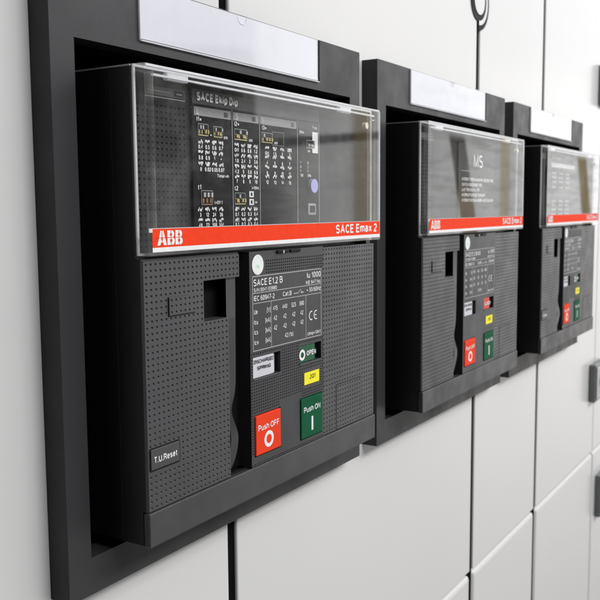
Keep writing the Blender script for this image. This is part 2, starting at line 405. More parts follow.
XC = [669.3, 1178.9, 1688.4]
W, ZT, ZB, DB = 232.1, 178.2, -296.7, 20.9
OW, ZOT, ZOB = 208.9, 125.6, -267.3
OZ = -258.4                                   # breaker base
S1, S2, S3, PR, HZ, GAP = 671, 1340.6, 1696.6, 2180, -610.8, 7

# --- cabinet: dark interior and doors
mb = MB()
x0, x1, z0, z1, dk = -700, 3400, -1500, 1100, -190
mb.rect(x0, x1, z0, z1, dk, 'interior')
mb.well(x0, x1, z0, z1, -14, dk, 'interior')
for s_ in (S1, S2, S3): mb.box(s_-GAP-1, s_+GAP+1, -12, -3.2, z0+1, z1-1, 'interior')   # black strips added behind the seams to keep the gaps dark
cab = link('cabinet_interior', mb.mesh('cabinet_interior')); cab['kind'] = 'structure'

def door(name_label, x0, x1, z0, z1, holes=(), bev=2.0, front=0.0):
    t = bmesh.new()
    xs = sorted({x0, x1, *[min(max(h[i], x0), x1) for h in holes for i in (0, 1)]})
    zs = sorted({z0, z1, *[min(max(h[i], z0), z1) for h in holes for i in (2, 3)]})
    vv = {}
    def gv(x, z):
        if (x, z) not in vv: vv[(x, z)] = t.verts.new((x, -front, z))
        return vv[(x, z)]
    for a, b in zip(xs, xs[1:]):
        for c, d in zip(zs, zs[1:]):
            if any(a < h[1]-.01 and b > h[0]+.01 and c < h[3]-.01 and d > h[2]+.01 for h in holes): continue
            t.faces.new([gv(a, c), gv(b, c), gv(b, d), gv(a, d)])
    r = bmesh.ops.extrude_face_region(t, geom=t.faces[:])
    ext = [v for v in r['geom'] if isinstance(v, bmesh.types.BMVert)]
    for v in ext: v.co.y += 12
    bmesh.ops.recalc_face_normals(t, faces=t.faces)
    es = [e for e in t.edges if len(e.link_faces) == 2 and e.calc_face_angle(0) > 1 and all(abs(v.co.y+front) < 1e-6 for v in e.verts)]
    es += [e for e in t.edges if e.calc_face_angle(0) > 1 and abs(e.verts[0].co.y-e.verts[1].co.y) > 5
           and all(min(abs(v.co.x-x0), abs(v.co.x-x1)) < .01 and min(abs(v.co.z-z0), abs(v.co.z-z1)) < .01 for v in e.verts)]
    bmesh.ops.bevel(t, geom=es, offset=bev, segments=3, profile=.5, affect='EDGES')
    b = MB(); b.add(t, 'steel')
    cx = (x0+x1)/2
    ob = link('cabinet_door', b.mesh('cabinet_door', z0, cx)); ob.location = (cx*S, 0, z0*S)
    ob['label'] = name_label; ob['category'] = 'cabinet door'; ob['group'] = 'white steel doors of the switchgear cabinet'
    for p in ob.data.polygons: p.use_smooth = False
    return ob
HL = [(x-OW-4, x+OW+4, ZOB-4, ZOT+4) for x in XC]
TOP = 1000
door('white upper door carrying the left half of the nearest breaker surround', -600, S1-GAP, HZ+2.5, TOP, HL)
door('white upper door between the nearest breaker and the middle one', S1+GAP, S2-GAP, HZ+2.5, TOP, HL)
door('narrow white upper door right of the round lock, behind the far breaker', S2+GAP, S3-GAP, HZ+2.5, TOP, HL)
door('white upper door to the right of the farthest breaker, edged by grey latches', S3+GAP, PR-2, HZ+2.5, TOP, HL)
door('last white upper door sliver at the right border of the photo', PR+2, 3300, HZ+2.5, TOP)
door('white lower door at bottom left of the horizontal seam', -600, S2-GAP, -1400, HZ-2.5, (), 8, 1)
door('white lower door under the horizontal seam, between the two right black seams', S2+GAP, S3-GAP, -1400, HZ-2.5, (), 8, 1)
door('white lower door in the bottom right corner beneath the seam', S3+GAP, PR-2, -1400, HZ-2.5, (), 8, 1)
door('last white lower door sliver beside the lowest grey latch', PR+2, 3300, -1400, HZ-2.5, (), 8, 1)

# --- round lock at the top of the second seam
lk = thing('round_lock', 'round white lock with black rings at the top of the door seam', 'lock', S2-4, 324)
def lp(name, f, mat):
    b = MB(); f(b); me = b.mesh(name, 324, S2-4); return link(name, me, lk)
LX, LZ = S2-4, 324
lp('lock_core', lambda b: (b.ring(LX, LZ, 22.5, 0, .3, 3.2, 'steel', 64)), 'steel')
def blackring(b):
    b.ring(LX-1, LZ-1, 31, 22.7, .3, 1.6, 'black', 64)  # black ring shifted down left to include the core's shadow
lp('inner_ring', blackring, 'black')
lp('outer_ring', lambda b: b.ring(LX, LZ, 46, 38, .3, 1.6, 'black', 40, -90, 100), 'black')
lp('collar', lambda b: b.ring(LX, LZ, 38, 31.2, .3, 2.4, 'steel', 40, -90, 180), 'steel')

# --- grey latches at the right border
def latch(z0, z1, x0, label):
    t = thing('door_latch', label, 'latch', x0+50, z0, 'grey latches along the right door edge')
    b = MB(); b.box(x0, x0+110, .5, 16, z0, z1, 'latch', 3, 2, drop_back=True)
    link('latch_body', b.mesh('latch_body', z0, x0+50), t)
    b = MB(); b.box(x0+6, x0+104, 16.2, 19, z0+6, z1-6, 'latch_front', 1.5, 2)
    link('latch_plate', b.mesh('latch_plate', z0, x0+50), t)
    b = MB(); b.ring(x0+50, (z0+z1)/2, 13, 0, 19.2, 22, 'black', 24)
    link('keyhole', b.mesh('keyhole', z0, x0+50), t)
latch(-474, -381, 2124, 'grey door latch with a dark keyhole, level with the lower edge of the far breaker')
latch(-790, -681, 2215, 'lowest grey door latch, below the horizontal seam at the right border')
latch(240, 333, 2138, 'uppermost grey door latch, above the far breaker at the right border')

# --- breaker surrounds
SUR = ['large charcoal surround nearest the camera, widest white name card on top',
       'charcoal surround of the middle breaker, between the near and far surrounds',
       'smallest charcoal surround, farthest to the right']
cache = {}
def cached(key, fn, oz):
    if key not in cache:
        b = MB(); fn(b); cache[key] = b.mesh(key, oz)
    return cache[key]

def ring_frame(b):
    t = bmesh.new()
    o = [(-W, ZB), (W, ZB), (W, ZT), (-W, ZT)]; n = [(-OW, ZOB), (OW, ZOB), (OW, ZOT), (-OW, ZOT)]
    V = lambda p, d: t.verts.new((p[0], -d, p[1]))
    of, nf, ob_, nb = [V(p, DB) for p in o], [V(p, DB) for p in n], [V(p, .5) for p in o], [V(p, .5) for p in n]
    for i in range(4):
        j = (i+1) % 4
        t.faces.new([of[i], of[j], nf[j], nf[i]]); t.faces.new([of[j], of[i], ob_[i], ob_[j]]); t.faces.new([nf[i], nf[j], nb[j], nb[i]])
    es = [e for e in t.edges if all(abs(v.co.y+DB) < 1e-6 for v in e.verts) and e.calc_face_angle(0) > 1]
    es += [e for e in t.edges if abs(e.verts[0].co.y-e.verts[1].co.y) > 5 and all(abs(abs(v.co.x)-W) < .1 for v in e.verts)]
    bmesh.ops.bevel(t, geom=es, offset=1.0, segments=2, profile=.5, affect='EDGES')
    b.add(t, 'frame')
def recess(b):
    b.well(-OW-.6, OW+.6, ZOB-.6, ZOT+.6, DB-1.5, -160, 'black'); b.rect(-OW-.6, OW+.6, ZOB-.6, ZOT+.6, -160, 'black')
def card(b):
    b.box(-138, 136, DB+.3, DB+1.0, 135.5, ZT-1.0, 'card')
def holder(b):
    n = 14
    pts = [(-139, DB+1.6, 134.6), (137, DB+1.6, 134.6), (137, DB+1.6, ZT-.2), (7, DB+1.6, ZT-.2)]
    pts += [(7*math.cos(math.pi*i/n), DB+1.6, ZT-.2-7*math.sin(math.pi*i/n)) for i in range(1, n)]
    pts += [(-7, DB+1.6, ZT-.2), (-139, DB+1.6, ZT-.2)]
    b.poly(pts, 'holder')
    b.box(137, 138.2, DB+.2, DB+2.2, 134.6, ZT-1, 'black'); b.box(-139, 138, DB+.2, DB+2.4, 133.6, 134.5, 'edge'); b.box(-139.8, -139.1, DB+.2, DB+2.0, 134.6, ZT-1, 'edge')
    b.disc(0, ZT-1.2, 7.5, DB+1.75, 'edge', 16, r0=6.6, a0=180, a1=360)
for i, xc in enumerate(XC):
    t = thing('breaker_surround', SUR[i], 'surround', xc, ZB, 'charcoal surrounds of the breakers')
    link('frame', cached('frame', ring_frame, ZB), t)
    link('recess', cached('recess', recess, ZB), t)
    c = link('name_card', cached('name_card', card, ZB), t)
    link('card_holder', cached('card_holder', holder, ZB), c)

# --- circuit breakers
BW, BD, ZBL, ZCT, ZCB = 188.5, 62.0, -230.4, 105.5, -34.0
CL, CR, CF, CK = -186.5, 192.0, 67.4, 55.8

def housing(b):
    b.box(-BW, BW, -140, 36, OZ+1, ZCT-.5, 'housing', .8, 2)
    b.box(-BW, -BW+4, 36.05, CK-.4, -35, ZCT-.5, 'housing'); b.box(BW-4, BW, 36.05, CK-.4, -35, ZCT-.5, 'housing')
    b.box(-BW+4.05, BW-4.05, 36.05, CK-.4, ZCT-4, ZCT-.5, 'housing')
    b.box(-BW, BW, 36.05, 47, OZ+1, -35.05, 'housing'); b.box(-BW+9.05, BW-9.05, 47.05, 56.9, OZ+1, ZBL-2, 'housing')
    # pale bar standing in for the highlight along the top edge
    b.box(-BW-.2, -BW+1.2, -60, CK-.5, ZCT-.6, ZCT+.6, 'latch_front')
    b.box(-BW, -BW+9, 47.05, 56.9, OZ+1, -35.05, 'housing'); b.box(BW-9, BW, 47.05, 56.9, OZ+1, -35.05, 'housing')
def left_fascia(b, reset):
    skip = [(-159.4, -126.6, -81.5, -67.3)]
    if reset: skip.append((-187, -148.6, -201.5, -182.5))
    b.sheet(-187, -38.4, 22, 40, 5.5, 4.8, BD, 'fascia', skip=skip,
            keep=[(-187, -66, -57.6, -38.4), (-187, -115.5, -91.2, -57.6), (-187, -82.5, -230.4, -91.2)])
    b.poly([(-187, BD, -230.4), (-187, BD, -38.4), (-188.6, BD-1.6, -37.0), (-188.6, BD-1.6, -230.4)][::-1], 'fascia')
    b.poly([(-188.6, BD-1.6, -230.4), (-188.6, BD-1.6, -37.0), (-188.6, 47, -37), (-188.6, 47, -230.4)][::-1], 'housing')
    b.poly([(-187, BD, -38.4), (-66, BD, -38.4), (-66, BD-1.6, -36.5), (-188.6, BD-1.6, -36.5)], 'fascia')
    # window reveals and right edge
    for x, za, zb in ((-66, -57.6, -38.4), (-115.5, -91.2, -57.6), (-82.5, -230.4, -91.2)):
        b.poly([(x, BD, za), (x, 47, za), (x, 47, zb), (x, BD, zb)], 'fascia')
    b.poly([(-115.5, BD, -57.6), (-115.5, 47, -57.6), (-66, 47, -57.6), (-66, BD, -57.6)][::-1], 'fascia')
    b.poly([(-115.5, BD, -91.2), (-82.5, BD, -91.2), (-82.5, 47, -91.2), (-115.5, 47, -91.2)][::-1], 'fascia')
def window_back(b): b.rect(-116, -52, -230, -50, 47.5, 'black'); b.rect(-70, -53.2, -229.8, -39, 50, 'black')
def knock(b):
    b.sheet(-159.3, -67.4, 6, 3, 5.44, 4.7, BD+.9, 'fascia'); b.skirt(-159.3, -126.66, -81.5, -67.4, BD+.9, BD-.5, 'fascia')
    b.rect(-160.2, -126.7, -82.6, -81.6, BD+.12, 'black'); b.rect(-160.2, -159.4, -81.5, -67.2, BD+.12, 'black')
def reset_button(b):
    b.box(-184.6, -150.8, BD-2, BD+.9, -198.3, -182.2, 'fascia', .5, 2)
    b.frame(-185.3, -150, -199.1, -181.6, BD+.15, 'black', 1.0)
    b.text('T.U.Reset', -181.5, -193.2, 5.0, BD+1.05, 'white', w=27.5, bold=.012)
def lever(b):
    pr = [(-226, -82), (-57.8, -82), (-57.8, -66.8)]
    right = [(-57.8, -66.8), (-70, -66.8), (-110, -67.5), (-145, -68.2), (-155, -69.2), (-162, -71.2), (-169, -74.4), (-176, -75.2), (-184, -73), (-194, -70), (-205, -69.2), (-214, -70.5), (-221, -74), (-226, -79)]
    f = []; bk = []
    n = len(right)
    right = right[:1]+[(-70, -66.8), (-93, -67.2)]+right[2:]
    fine = right[:3]
    for k in range(2, len(right)-1):
        p0, p1, p2, p3 = right[k-1], right[k], right[k+1], right[min(k+2, len(right)-1)]
        for q in range(1, 6):
            tt = q/5; fine.append(tuple(.5*(2*p1[c]+(p2[c]-p0[c])*tt+(2*p0[c]-5*p1[c]+4*p2[c]-p3[c])*tt**2+(3*p1[c]-p0[c]-3*p2[c]+p3[c])*tt**3) for c in (0, 1)))
    right = fine; n = len(right)
    for k in range(n-1):
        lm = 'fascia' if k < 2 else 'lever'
        (za, xa), (zb, xb) = right[k], right[k+1]
        da = 60 + (3.0*math.exp(-((za+196)/16)**2)); db = 60 + (3.0*math.exp(-((zb+196)/16)**2))
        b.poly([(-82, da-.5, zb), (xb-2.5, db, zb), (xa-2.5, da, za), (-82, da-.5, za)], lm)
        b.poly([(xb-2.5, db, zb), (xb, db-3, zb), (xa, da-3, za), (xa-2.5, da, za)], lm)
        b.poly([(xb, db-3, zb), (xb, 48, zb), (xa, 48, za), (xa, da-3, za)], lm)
    b.poly([(-82, 60, -57.8), (-69.3, 60, -57.8), (-66.8, 57, -57.8), (-66.8, 48, -57.8), (-82, 48, -57.8)], 'lever')
CX0, CPX, CNX, CZ1, CPZ, CNZ = -53, 3.53, 36, -44.8, 2.65, 70
H_D, H_O, H_OFF, H_ON = (-49.2, -4.8, -150.6, -131.0), (28.4, 69.6, -148.9, -131.6), (-48.4, -5.6, -222.2, -183.8), (28.6, 71.2, -225.0, -183.2)
CD = 63.6
def control(b, smooth=False):
    skip = [(-50, 71, -126.2, -58.4), (-6, 28.5, -226, -177.5), (-50.5, -29.5, -58.5, -39), (-49.5, 71.5, -226, -222)]
    if smooth: skip = [(-53, 75, -231, -44)]
    else: skip += [(36, 66, -172.5, -157.8)]
    b.sheet(CX0, CZ1, CNX, CNZ, CPX, CPZ, CD, 'control', skip=skip, holes=[H_D, H_O, H_OFF, H_ON], depth=1.2, ax=.95, az=.72, bx=.35, bz=.25)
    xr, zb = CX0+CPX*CNX, CZ1-CPZ*CNZ
    b.rect(CX0, xr, CZ1, -37, CD, 'control')
    b.skirt(CX0, xr, zb, -37, CD, 47, 'control')
    b.rect(CX0, CX0-0.9, zb, -37, CD-1, 'control') if False else None
    for h in (H_D, H_O, H_OFF, H_ON): b.rect(h[0], h[1], h[2], h[3], CD-5.8, 'black')
def rating(b, kind):
    d = CD+.2
    x0, x1, z0, z1 = -48.9, 69.8, -125.4, -59.0
    b.rect(x0, x1, z0, z1, CD+.1, 'control' if kind != 2 else 'dim')
    T = b.text; w = 'white'
    b.frame(x0, x1, z0, z1, d, 'dim', .6); b.hline(x0, x1, -73.9, d, 'dim', .5); b.hline(x0, x1, -83.0, d, 'dim', .5)
    b.vline(-19.6, z0, -83.0, d, 'dim', .5); b.vline(40.7, z0, -83.0, d, 'dim', .5)
    e = CD+.25
    T('SACE E1.2 B' if kind == 0 else 'SACE E1.2 B/MS', -47.3, -67.6, 6.0, e, w, w=47 if kind == 0 else 58)
    T('Iu 1000', 69, -66.8, 5.6, e, w, w=26, align='r')
    T('S/N 0041 03980', -47, -72.9, 3.4, e, w, w=37); T('INE 947 No.', 69, -72.8, 3.6, e, w, w=28, align='r')
    T('IEC 60947-2', -47, -80.9, 4.6, e, w, w=33); T('Cat.B', 0, -80.6, 4.2, e, w, w=15); T('~ 50/60Hz', 69, -80.4, 4.4, e, w, w=27, align='r')
    b.hline(19, 26, -79.6, e, w, .5); b.hline(33, 37, -79.6, e, w, .5)
    b.poly([(26, e, -79.8), (26.5, e, -79.9), (32.2, e, -76.6), (31.7, e, -76.4)], w); b.disc(33, -79.4, 1.1, e, w, 12, r0=.6)
    zs = [-91.2, -100.3, -109.4, -118.6]
    for z, a, u in zip(zs, ('Ue', 'Icu', 'Ics', 'Icw'), ('[V]', '[kA]', '[kA]', '[kA]')):
        T(a, -47, z-1.5, 4.2, e, w, cond=.85); T(u, -21, z-1.5, 4.2, e, w, align='r', cond=.8)
    for k, (x, t) in enumerate(zip((-13, 3, 18.5, 33), ('415', '440', '525', '690'))):
        T(t, x, zs[0]-1, 4.3, e, w, align='c', cond=.85)
        T('42', x, zs[1]-1, 4.3, e, w, align='c', cond=.85); T('42', x, zs[2]-1, 4.3, e, w, align='c', cond=.85)
    T('42 (1s)', 10, zs[3]-1, 4.3, e, w, align='c', cond=.85)
    # conformity mark: two open arcs
    for cx in (51, 60):
        b.disc(cx, -104, 4.6, e, w, 20, r0=3.6, a0=70, a1=290)
    b.hline(57.0, 60.5, -104, e, w, .9)
    T('Uimp=12kV', 68.5, -123, 3.4, e, w, w=25, align='r')
def round_sticker(b):
    b.disc(-40.3, -48.8, 9.0, CD+.35, 'sticker', 40); b.text('OK', -40.3, -52, 3.2, CD+.45, 'mint', align='c', bold=.01)
def drum(b, x0, x1, xe, z0, z1, mat):
    """flag rolled on a drum, curving away at its right end"""
    n = 10
    pts = []
    for k in range(n+1):
        t = k/n; x = x0+(xe-x0)*t; pts.append((x, CD-.9-3.0*max(0, (t-.72)/.28)**2))
    for (xa, da), (xb, db) in zip(pts, pts[1:]):
        b.poly([(xa, da, z0), (xb, db, z0), (xb, db, z1), (xa, da, z1)], mat)
def spring_flag(b):
    drum(b, -48.6, -5.2, -9.5, -150.2, -131.4, 'flag')
    b.text('DISCHARGED', -47, -137.4, 3.5, CD-.4, 'black_ink', w=32, bold=.012); b.text('SPRING', -31, -143.6, 3.5, CD-.4, 'black_ink', w=22, align='c', bold=.012)
def open_flag(b):
    drum(b, 28.8, 69.2, 64, -148.4, -132, 'green_flag')
    b.disc(34.4, -141, 5.4, CD-.4, 'white', 28, rx=4.6, r0=2.9); b.text('OPEN', 43, -143, 5.0, CD-.6, 'white', w=17.5, bold=.02)
def closed_flag(b):
    drum(b, 28.8, 69.2, 60, -148.4, -132, 'red_flag'); b.text('CLOSED', 32, -143, 5.0, CD-.4, 'white', w=25, bold=.02)
def ledge(b, h): b.box(h[0], h[1], CD-4, CD+.6, h[2]-1.6, h[2]-.05, 'trim', .3)
def yellow(b, s):
    b.rect(36.8, 65, -171.2, -159.2, CD+.3, 'yellow'); b.text(s, 52.5, -166.6, 4.6, CD+.4, 'black_ink', align='c', bold=.012)
def button(b, h, mat, word, sign):
    x0, x1, z0, z1 = h[0]+.9, h[1]-1.2, h[2]+.9, h[3]-.9
    b.box(x0, x1, CD-5.6, CD+1.2, z0, z1, mat, 1.0, 3, drop_back=True)
    e = CD+1.35; cx = (x0+x1)/2
    b.text(word, cx, z1-14.5, 5.6, e, 'white', w=34 if sign == 'O' else 31, align='c', bold=.006)
    if sign == 'O':
        b.disc(cx, z0+12.2, 7.6, e, 'white', 36, rx=7.2, r0=4.3)
    else: b.rect(cx-1.6, cx+1.6, z0+6, z0+20, e, 'white')
def right_fascia(b):
    b.sheet(75, -38.4, 20, 40, 5.5, 4.8, BD, 'fascia', holes=[(102.5, 157.5, -230.4, -182.4)])
    b.rect(185, 187.4, -230.4, -38.4, BD, 'fascia'); b.skirt(75, 187.4, -230.4, -38.4, BD, 47, 'fascia')
    b.rect(102.5, 157.5, -230.4, -182.4, BD-3, 'black')
def flap(b):
    px = (157.5-102.5-1.4)/10
    b.sheet(103.2, -183.0, 10, 10, px, 4.72, BD+.25, 'fascia'); b.skirt(103.2, 103.2+10*px, -230.2, -183.0, BD+.25, BD-2.5, 'fascia')
def bottom_trim(b):
    b.box(-188.9, 188.9, 57.2, BD+1.6, OZ, ZBL-.9, 'trim', 1.2, 3)
    b.rect(-187.5, 187.5, ZBL-1.0, ZBL+1.0, BD-4, 'black')

# trip unit behind the cover ------------------------------------------------
TD = 42
def inner_panel(b):
    """moulded front behind the clear cover, dotted on the left, smooth on the right"""
    b.sheet(-178, 84, 13, 24, 5.5, 4.8, TD-2, 'inner')
    b.rect(-184.4, -178, -35, 101.4, TD-2, 'inner'); b.rect(-178, -106.5, 84, 101.4, TD-2, 'inner'); b.rect(-178, -106.5, -35, -31.2, TD-2, 'inner')
    b.rect(-106.5, 184.4, -35, 101.4, TD-3, 'inner')
    b.box(-156, -108, TD-1.9, TD-1.2, 89.5, 96.8, 'lever', .3); b.rect(-122, -110, 90.6, 95.4, TD-1.1, 'black_ink')
    b.hline(-154, -126, 93, TD-1.05, 'grey_band', .9); b.hline(-119, -112, 92.6, TD-1.0, 'dim', .9)
    b.hline(-156, -108, 88.2, TD-1.5, 'grey_band', .8)
def dips(b, x0, x1, z0, z1, pat, c='gold'):
    b.frame(x0, x1, z0, z1, TD+.7, 'grey_band', .5); b.rect(x0+.3, x1-.3, z0+.3, z1-.3, TD+.6, 'black_ink')
    n = len(pat); w = (x1-x0)/n
    b.hline(x0, x1, z0-.3, TD+.75, c, .8)
    for k, p in enumerate(pat):
        xa = x0+w*(k+.28); h = (z1-z0)
        zz = z0+h*(.52 if p else .12)
        b.box(xa, xa+w*.5, TD+.65, TD+2.4, zz, zz+h*.34, 'dim' if p else c, .15, 1)
        b.rect(xa, xa+w*.4, z0+h*.1, z0+h*.5, TD+.8, c)
def glyph(b, x, z, n, w=7.2, h=3.5):
    """tiny printed picture of a switch setting: white body with up / down notches"""
    rnd = random.Random(int(x*31+z*17)+n)
    for k in range(5):
        xx = x+k*w/5; lo, hi = rnd.choice(((0, .6), (.4, 1), (0, 1), (.25, .8), (.45, 1)))
        b.rect(xx, xx+w/5*rnd.uniform(.78, 1.0), z+h*lo, z+h*hi, TD+.7, 'white' if rnd.random() < .8 else 'dim')
def rows(b, xs, zs, vals, w=6.4):
    k = 1
    for r, (zg, zn) in enumerate(zs):
        for c, x in enumerate(xs):
            if r*len(xs)+c >= len(vals): return
            glyph(b, x, zg-1.3, (k*5+r*3+c) % 16, w); k += 1
            b.text(vals[r*len(xs)+c], x+w/2, zn-1.8, 3.5, TD+.7, 'white', align='c', bold=.03, cond=.82)
def trip_dip(b):
    d = TD+.3; w = 'white'; T = b.text; e = TD+.7
    b.box(-101.5, 104, TD-3, TD, -32, 100, 'display', .8, 2)
    b.rect(-101, 103.6, 87.4, 99.4, d, 'control')
    T('SACE Ekip Dip', -95.5, 90.2, 7.2, e, w, w=58, bold=.034)
    for x0, x1, t in ((-99, -47.8, 'L'), (-44.4, -5.4, 'S'), (-2.2, 60, 'I')):
        b.rect(x0, x1, 78, 85.2, d+.05, 'grey_band'); T(t, x0+3, 79.0, 5.2, e, w)
        b.rect(x1-10, x1-4.5, 79.5, 83.6, d+.15, 'control')
    b.rect(63.6, 103.4, 72.5, 86.5, d, 'control')
    for x in (-46.1, -3.8, 61.8, 103.4): b.vline(x, -31, 87.2, d+.1, 'grey_band', .9)
    # L
    T('I1=', -96, 73.2, 4.0, e, w, bold=.015); dips(b, -94.2, -80.6, 62.4, 71.4, (1, 1, 0, 0)); dips(b, -73.2, -61.2, 62.2, 70.6, (1, 0, 0, 1))
    T('+', -77, 61.4, 3.6, e, w, align='c', bold=.02); T('xIn', -59.2, 60.6, 3.2, e, w, bold=.015)
    rows(b, (-94.6, -85.2, -75.8, -66.4), ((56.4, 52.6), (47.4, 43.6), (38.0, 34.0)), '0.4 0.5 0.6 0.7 0.8 0.9 1 + 0 0.02 0.05 0.07'.split())
    T('Timer=In', -52.5, 27.4, 3.0, e, w, align='r', bold=.015)
    T('t1', -96, 16.9, 4.2, e, w, bold=.015); dips(b, -91.4, -76.2, 4.6, 16, (1, 1, 1), 'brown'); T('t=Off 1', -73.6, 4.6, 3.1, e, w, bold=.015, cond=.8)
    rows(b, (-96.4, -86.8, -77.2, -67.6), ((0, -4.2), (-9.4, -13)), '3 12 24 36 48 72 108 144'.split())
    # S
    T('I2=', -43.3, 73.3, 4.0, e, w, bold=.015); dips(b, -43.2, -24, 62.0, 70.8, (0, 1, 0, 1)); T('xIn', -21.5, 60.6, 3.2, e, w, bold=.015)
    rows(b, (-43.4, -33.6, -23.8, -14), ((56.4, 52.6), (47.2, 43.2), (37.8, 33.7), (28.9, 25)), 'Off 0.6 0.8 1.2 1.8 2.4 3 3.6 4.2 5 5.8 6.6 7 8 9 10'.split())
    T('t2', -44.2, 16.8, 4.2, e, w, bold=.015); dips(b, -43.8, -28, 5.2, 14.6, (0, 1, 0, 0)); T('t=100ms', -6.4, 18.2, 2.8, e, w, align='r', bold=.015, cond=.75)
    for z0, z1 in ((11.0, 16.4), (3.9, 9.4)): b.rect(-21.8, -14.8, z0, z1, e, w); b.rect(-19.6, -17, z0+1.2, z1-1.2, e+.1, 'black_ink')
    T('t=k', -13.6, 5.2, 2.8, e, w, bold=.015, cond=.75)
    rows(b, (-44.2, -34.4, -24.6, -14.8), ((0, -4.2), (-9.6, -13.2)), '0.1 0.2 0.3 0.4 0.1 0.2 0.3 0.4'.split())
    # I
    T('I3=', 0, 73.2, 4.0, e, w, bold=.015); dips(b, -.9, 16.6, 62.2, 70.6, (1, 0, 0, 0)); T('xIn', 20, 60.8, 3.2, e, w, bold=.015)
    b.frame(17.4, 37, 60, 72.4, TD+.4, 'grey_band', .4)
    rows(b, (4.4, 17.4, 30.4, 43.4), ((56.2, 52), (48.6, 43.2), (39.0, 33.8), (30.2, 25.3)), 'Off 1.5 2 3 4 5 6 7 8 9 10 11 12 13 14 15'.split(), 6.8)
    # right column
    T('InN=', 65.4, 74.2, 3.4, e, w, bold=.015, cond=.9); T('Freq', 90, 80.2, 3.2, e, w, bold=.015, cond=.9)
    b.rect(90.2, 101.2, 56.4, 77.4, d+.1, w); dips(b, 78.6, 94.2, 61.4, 68.6, (0, 0, 1), 'dim'); T('xIn', 80.4, 56.6, 2.8, e, w, bold=.015)
    for r in range(4):
        for c in range(2): T(('1', '0', '1', '100')[r] if c == 0 else ('0', '1', '1', '50%')[r], 66.5+c*13.5, 44.6-r*4.2, 2.9, e, w, bold=.015, cond=.85)
def pin(b):
    b.ring(89.2, 23.2, 7.0, 0, TD, TD+3.4, 'violet', 32)
def socket(b):
    b.box(79.8, 95.4, TD, TD+1.6, -6.2, 5.6, 'grey_band', 1.2, 2); b.rect(82.6, 92.8, -3.6, 3.2, TD+1.8, 'black_ink')
def trip_ms(b):
    w = 'white'; e = TD+.7
    b.box(-22, 128, TD-3, TD, -30, 92, 'grey_panel', .8, 2)
    b.text('MS', 54, 58.6, 18.5, e, w, w=37, align='c')
    for z, t, ww in ((38.4, 'INTERRUTTORE DI MANOVRA-SEZIONATORE', 130), (30.8, 'SWITCH-DISCONNECTOR', 80), (23.4, 'LASTTRENNSCHALTER', 70), (16.0, 'INTERRUPTEUR-SECTIONNEUR', 94), (8.4, 'INTERRUPTOR DE MANIOBRA-SECCIONADOR', 130)):
        b.text(t, -10.5, z, 4.6, e, w, w=ww, bold=.02)
    b.hline(-14, 20, 52.5, e, 'dim', .7)
def trip_far(b):
    w = 'dim'; e = TD+.7
    b.box(-100, 104, TD-3, TD, -30, 100, 'grey_panel', .8, 2)
    b.text('SACE Ekip Dip', -70, 89.6, 6.0, e, 'white', w=56, bold=.012); b.rect(-74, 90, 74, 82, TD+.3, 'dim')
    for c, x in enumerate((-66, -52, -20, -6, 26, 40)):
        for z in (62, 54, 46, 36, 10, 2, -6, -14):
            b.rect(x, x+8, z, z+2.8, e, w)
            b.text('%d' % ((c*3+int(z)) % 9+1), x+4, z-3.6, 3.0, e, w, align='c', bold=.02)
# clear cover ------------------------------------------------------------------
def cover(b):
    t = bmesh.new()
    def shell(x0, x1, z0, z1, d0, d1, bev):
        q = bmesh.new()
        vs = [q.verts.new(p) for p in ((x0, -d0, z0), (x1, -d0, z0), (x1, -d1, z0), (x0, -d1, z0), (x0, -d0, z1), (x1, -d0, z1), (x1, -d1, z1), (x0, -d1, z1))]
        for f in ((0, 1, 2, 3), (4, 7, 6, 5), (1, 5, 6, 2), (2, 6, 7, 3), (3, 7, 4, 0)): q.faces.new([vs[i] for i in f])
        es = [e for e in q.edges if e.calc_face_angle(0) > 1]
        bmesh.ops.bevel(q, geom=es, offset=bev, segments=3, profile=.5, affect='EDGES')
        return q
    q = shell(CL, CR, ZCB, ZCT+.8, CK, CF, 2.2)
    def which(f):
        f.normal_update(); n = f.normal
        c = sorted((abs(n.x), abs(n.y), abs(n.z)))
        if c[2] > .98: return 'clear' if abs(n.y) > .9 else 'dusty'
        return 'edge'
    b.add(q, None, which)
    t.free()
    # inner rim step, back rim
    r = 1.7
    for (x0, x1, z0, z1) in ((CL, CL+r, ZCB+r, ZCT+.8-r), (CR-r, CR, ZCB+r, ZCT+.8-r), (CL, CR, ZCT+.8-r, ZCT+.8), (CL, CR, ZCB, ZCB+r)):
        b.box(x0-.25, x1+.25, CK-.3, CK+1.2, z0, z1, 'edge')
    # inner ribs near the right end and along the top
    b.box(CR-10, CR-9.2, 58, CF-1.2, ZCB+3, ZCT-6, 'dusty'); b.box(CR-1.5, CR+.12, CF-1.6, CF+.12, ZCB+2, ZCT-1.2, 'edge'); b.box(CL+2, CR-1.6, CF-1.4, CF+.12, ZCT-1.0, ZCT+.6, 'edge'); b.box(CR-16, CR-9.4, CF-3.2, CF-1.8, ZCT-11, ZCT-10.3, 'edge')
    b.box(CL+12, CR-10.2, CF-4.2, CF-1.6, ZCT-6.8, ZCT-5.4, 'edge'); b.box(CL+10.5, CL+11.3, 58, CF-1.4, ZCB+8, ZCT-4, 'dusty')
def clip(b, x0, x1):
    b.box(x0, x1, CF-7, CF-2.4, ZCT-8, ZCT-2.6, 'edge', .8, 2); b.box(x1+.05, x1+9, CF-7, CF-3.0, ZCT-7, ZCT-3.4, 'black', .5, 1)
